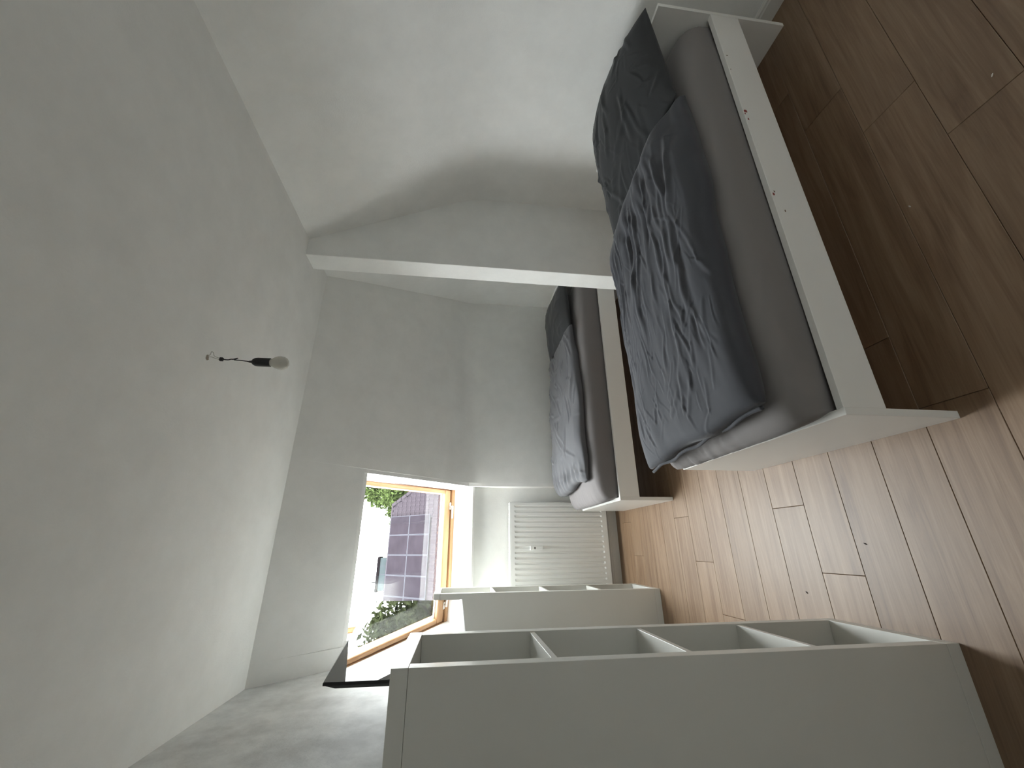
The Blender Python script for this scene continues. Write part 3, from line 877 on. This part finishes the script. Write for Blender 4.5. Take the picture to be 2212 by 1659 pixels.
tube('cord', [(SX, 0, 2.486 - D), (SX + 0.003, 0, 2.512 - D), (SX + 0.006, 0.002, 2.540 - D), (SX + 0.009, 0.006, 2.556 - D), (SX + 0.013, 0.002, 2.545 - D), (SX + 0.012, -0.005, 2.538 - D),
              (SX + 0.007, -0.003, 2.556 - D), (SX + 0.010, 0.004, 2.568 - D), (SX + 0.006, 0.003, 2.580 - D), (SX + 0.006, 0, 2.596 - D), (SX + 0.010, -0.003, 2.605 - D), (SX + 0.005, 0, 2.612 - D)], 0.0024, M_cord, lamp)
box('terminal_block', SX - 0.002, SX + 0.014, -0.006, 0.006, 2.598 - D, 2.612 - D, M_cord, lamp, 0.002)
tube('wire', [(SX + 0.004, 0.002, 2.610 - D), (SX + 0.010, 0.004, 2.630 - D), (SX + 0.016, 0.002, 2.650 - D), (0.004, 0.0, 2.668 - D)], 0.0012, M_wire, lamp)
tube('wire', [(SX + 0.009, -0.002, 2.610 - D), (SX + 0.018, -0.004, 2.634 - D), (0.022, -0.006, 2.642 - D), (0.026, -0.004, 2.652 - D), (0.014, 0.0, 2.656 - D), (0.006, 0.0, 2.668 - D)], 0.0012, M_wire, lamp)
n = 12
v = [(0.013 * math.cos(2 * PI * i / n) * random.uniform(.7, 1.3), 0.011 * math.sin(2 * PI * i / n) * random.uniform(.7, 1.3), -0.0006) for i in range(n)]
v += [(p[0] * 0.9, p[1] * 0.9, 0.0005) for p in v]
pydata('wire_hole', v, [tuple(range(n))] + [(i, (i + 1) % n, n + (i + 1) % n, n + i) for i in range(n)], M_stain, lamp)

# ------------------------------------------------------------------ crumbs on the floor
for (cx, cy, m, lab, ang) in ((1.093, 0.882, M_crumbw, 'tiny pale crumb on the dark floor beside the near bed rail', 0.4),
                              (1.290, 0.572, M_crumbw, 'tiny pale splinter on the dark floor at the frame corner', -0.5),
                              (-0.005, 1.450, M_crumbd, 'tiny dark crumb on the floor between footboard and foreground shelf', 1.0),
                              (-0.202, 1.796, M_crumbd, 'tiny dark crumb on the floor close to the foreground shelf', 0.7)):
    bm = bmesh.new()
    bmesh.ops.create_icosphere(bm, subdivisions=1, radius=1)
    for vv in bm.verts:
        vv.co = Vector((vv.co.x * 0.0065, vv.co.y * 0.0022, 0.0015 + vv.co.z * 0.0015)) * random.uniform(0.85, 1.1)
    c = from_bm('crumb', bm, m, loc=(cx, cy, 0.0003), rot=(0, 0, ang))
    tag(c, lab, 'crumb')

# ------------------------------------------------------------------ outside: neighbouring house, trees, ground
ground = pydata('ground', [(-60, 4.6, -3.2), (60, 4.6, -3.2), (60, 80, -3.2), (-60, 80, -3.2)], [(0, 1, 2, 3)], M_lawn)
tag(ground, 'pale paved ground outside below the roof window', 'ground', kind='structure')
HY, HZ, HS = 26.0, 1.531 + 0.1538 * 26.0, math.radians(48)
hs_c, hs_s = math.cos(HS), math.sin(HS)
house = empty('neighbour_house', (0, HY, -3.2))
tag(house, 'neighbouring house with dark tiled roof and solar panels seen through the window', 'house')
def HP(x, s, o):        # roof face: x along the ridge, s down from the ridge, o proud of the face; in the house's coordinates
    return Vector((x, -s * hs_c - o * hs_s, HZ - s * hs_s + o * hs_c + 3.2))
XE, SLEN = 2.35, 4.35
def hipx(s): return XE + 0.45 * s
ez = HP(0, SLEN, 0)
roof_v = [HP(-9, 0, 0), HP(XE, 0, 0), HP(hipx(SLEN), SLEN, 0), HP(-9, SLEN, 0),
          (-9, 2.9, ez.z), (hipx(SLEN), 2.9, ez.z)]
pydata('roof_deck', roof_v + [Vector(p) + Vector((0, 0, -0.12)) for p in roof_v],
       [(0, 3, 2, 1), (0, 1, 5, 4), (1, 2, 5), (6, 7, 8, 9), (6, 10, 11, 7), (7, 11, 8), (3, 9, 8, 2), (4, 5, 11, 10), (2, 8, 11, 5), (0, 4, 10, 6), (0, 6, 9, 3)], M_tile, house)
box('house_wall', -8.6, hipx(SLEN) - 0.4, -2.55, 2.55, 0.0, ez.z + 0.25, M_facade, house, 0)
# pantiles
TWd, TC = 0.25, 0.37
def tile_mesh():
    v, f = [], []
    n = 8
    for k, s in enumerate((0.0, TC + 0.05)):
        for i in range(n + 1):
            q = i / n
            wv = 0.045 * (0.5 - 0.5 * math.cos(2 * PI * q)) if q < 0.62 else 0.045 * (0.5 - 0.5 * math.cos(2 * PI * q)) * 1.0
            o = 0.03 + wv + (0.028 if k else 0.0)
            v.append((q * (TWd + 0.01), -s * hs_c - o * hs_s, -s * hs_s + o * hs_c))
    m = len(v)
    for i in range(n + 1):     # front lip
        p = v[n + 1 + i]
        v.append((p[0], p[1] + 0.03 * hs_s, p[2] - 0.03 * hs_c))
    f = [(i, n + 1 + i, n + 2 + i, i + 1) for i in range(n)] + [(n + 1 + i, m + i, m + i + 1, n + 2 + i) for i in range(n)]
    me = bpy.data.meshes.new('tile'); me.from_pydata(v, [], f); me.update(); me.materials.append(M_tile)
    return me
tm = tile_mesh()
PXR = 1.68                      # right edge of the solar array
for c in range(int(SLEN / TC)):
    s = 0.10 + c * TC
    x = -6.0 + (0.0)
    while x < hipx(s) - 0.18:
        covered = (x + TWd < PXR + 0.02) and s < 3.35
        if not covered and (x > PXR - 0.3 or x > -3.9):
            link('roof_tile', tm, None, house, loc=(x, 0, HZ + 3.2) + () if False else (x, -s * hs_c, HZ + 3.2 - s * hs_s))
        x += TWd
# ridge caps and hip caps
cap_me = None
def half_tube(l, r):
    v, f = [], []
    n = 8
    for e in (0, 1):
        for i in range(n + 1):
            a = PI * i / n
            rr = r * (1.0 if e else 0.88)
            v.append((l * e, -rr * math.cos(a), rr * math.sin(a)))
    f = [(i, i + 1, n + 2 + i, n + 1 + i) for i in range(n)]
    me = bpy.data.meshes.new('ridge_cap'); me.from_pydata(v, [], f); me.update(); me.materials.append(M_tile)
    return me
cm = half_tube(0.42, 0.12)
x = -6.0
while x < XE:
    link('ridge_cap', cm, None, house, loc=(x, 0, HZ + 3.2 - 0.02)); x += 0.40
hd_ = HP(hipx(4.0), 4.0, 0) - HP(XE, 0, 0)
q = hd_.to_track_quat('X', 'Z')
nn = int(hd_.length / 0.40)
for i in range(nn):
    o = link('hip_cap', cm, None, house, loc=HP(XE, 0, 0.02) + hd_ * (i / nn))
    o.rotation_mode = 'QUATERNION'; o.rotation_quaternion = q
# solar panels, two rows
PWd, PHt = 1.035, 1.62
for rr in range(2):
    for cc in range(6):
        x1 = PXR - cc * (PWd + 0.015); x0 = x1 - PWd
        s0 = 0.10 + rr * (PHt + 0.02); s1 = s0 + PHt
        bm = bmesh.new()
        pts = [HP(x0, s0, 0.16), HP(x1, s0, 0.16), HP(x1, s1, 0.16), HP(x0, s1, 0.16)]
        pts2 = [HP(x0, s0, 0.12), HP(x1, s0, 0.12), HP(x1, s1, 0.12), HP(x0, s1, 0.12)]
        vv = [bm.verts.new(p) for p in pts + pts2]
        for fc in ((0, 3, 2, 1), (4, 5, 6, 7), (0, 1, 5, 4), (1, 2, 6, 5), (2, 3, 7, 6), (3, 0, 4, 7)): bm.faces.new([vv[k] for k in fc])
        sp_ = from_bm('solar_panel', bm, M_alu, house)
        e = 0.028
        cv = [HP(x0 + e, s0 + e, 0.163), HP(x1 - e, s0 + e, 0.163), HP(x1 - e, s1 - e, 0.163), HP(x0 + e, s1 - e, 0.163)]
        cv += [HP(x0 + e, s0 + e, 0.159), HP(x1 - e, s0 + e, 0.159), HP(x1 - e, s1 - e, 0.159), HP(x0 + e, s1 - e, 0.159)]
        pydata('cell_glass', cv, [(0, 3, 2, 1), (0, 1, 5, 4), (1, 2, 6, 5), (2, 3, 7, 6), (3, 0, 4, 7)], M_cell, sp_)
# gutter
tube('gutter', [HP(-9, SLEN + 0.06, -0.02), HP(-3, SLEN + 0.06, -0.02), HP(hipx(SLEN), SLEN + 0.06, -0.02)], 0.075, M_alu, house)
# clad chimney with a dark cap and a pipe
def HB(x0, x1, y0, y1, z0, z1, name, m, par, bev=0.01):
    return box(name, x0, x1, y0, y1, z0 + 3.2, z1 + 3.2, m, par, bev)
CHY = 27.2
k_ = CHY
z_at = lambda q: 1.531 + q * CHY
ch = HB(-0.0885 * k_, -0.0218 * k_, CHY - HY, CHY - HY + 0.9, HZ - 1.6, z_at(0.1705), 'chimney', M_clad, house)
HB(-0.0905 * k_, -0.0198 * k_, CHY - HY - 0.06, CHY - HY + 0.96, z_at(0.1705), z_at(0.1765), 'chimney_cap', M_rafter, ch)
HB(-0.0725 * k_, -0.0700 * k_, CHY - HY + 0.4, CHY - HY + 0.47, z_at(0.1765), z_at(0.188), 'chimney_pipe', M_rafter, ch)
for j in (1, 2, 3):
    xx = lerp(-0.0885, -0.0218, j / 4) * k_
    HB(xx - 0.015, xx + 0.015, CHY - HY - 0.012, CHY - HY, HZ - 0.3, z_at(0.1705), 'cladding_seam', M_alu, ch, 0)

def tree(loc, height, crown_c, crown_r, n, leaf, seed, label, mat):
    rnd = random.Random(seed)
    o = empty('tree', loc)
    tag(o, label, 'tree')
    cz = crown_c
    tube('trunk', [(0, 0, 0), (0.1, 0.05, height * 0.3), (0.0, 0.1, cz)], 0.16, M_bark, o)
    for k in range(5):
        a = 2 * PI * k / 5 + rnd.random()
        tube('branch', [(0.05, 0.05, cz - crown_r[2] * 0.7), (math.cos(a) * crown_r[0] * .4, math.sin(a) * crown_r[1] * .4, cz - 0.1 * crown_r[2]),
                        (math.cos(a) * crown_r[0] * .8, math.sin(a) * crown_r[1] * .8, cz + 0.35 * crown_r[2])], 0.055, M_bark, o)
    blobs = []
    for k in range(26):
        d = Vector((rnd.gauss(0, 1), rnd.gauss(0, 1), rnd.gauss(0, 1))).normalized() * rnd.uniform(0.45, 0.95)
        blobs.append((Vector((d.x * crown_r[0], d.y * crown_r[1], cz + d.z * crown_r[2])), rnd.uniform(0.22, 0.42) * crown_r[0]))
    v, f = [], []
    for i in range(n):
        c, rr = blobs[rnd.randrange(len(blobs))]
        d = Vector((rnd.gauss(0, 1), rnd.gauss(0, 1), rnd.gauss(0, 1))).normalized() * rr * rnd.uniform(0.55, 1.08)
        p = c + d
        ax_ = Vector((rnd.gauss(0, 1), rnd.gauss(0, 1), rnd.gauss(0, 1))).normalized()
        b_ = ax_.cross(Vector((rnd.gauss(0, 1), rnd.gauss(0, 1), rnd.gauss(0, 1)))).normalized()
        l = leaf * rnd.uniform(0.6, 1.3); w = l * 0.45
        k = len(v)
        v += [p - ax_ * l, p + b_ * w + ax_.cross(b_) * w * .3, p + ax_ * l, p - b_ * w + ax_.cross(b_) * w * .3]
        f.append((k, k + 1, k + 2, k + 3))
    fo = pydata('foliage', v, f, mat, o)
    tag(fo, kind='stuff')
    return o
tree((4.1, 31.0, -3.2), 9.0, 8.7, (3.2, 2.4, 2.6), 15000, 0.17, 3, 'leafy light green tree rising behind the neighbouring roof', M_leaf1)
tree((11.0, 21.5, -3.2), 8.0, 5.8, (3.0, 2.7, 2.3), 9000, 0.20, 5, 'dark green tree mirrored in the television screen', M_leaf2)
tree((14.5, 31.0, -3.2), 8.0, 5.4, (3.2, 2.8, 2.4), 7000, 0.20, 6, 'broad green tree to the right of the neighbouring house', M_leaf2)
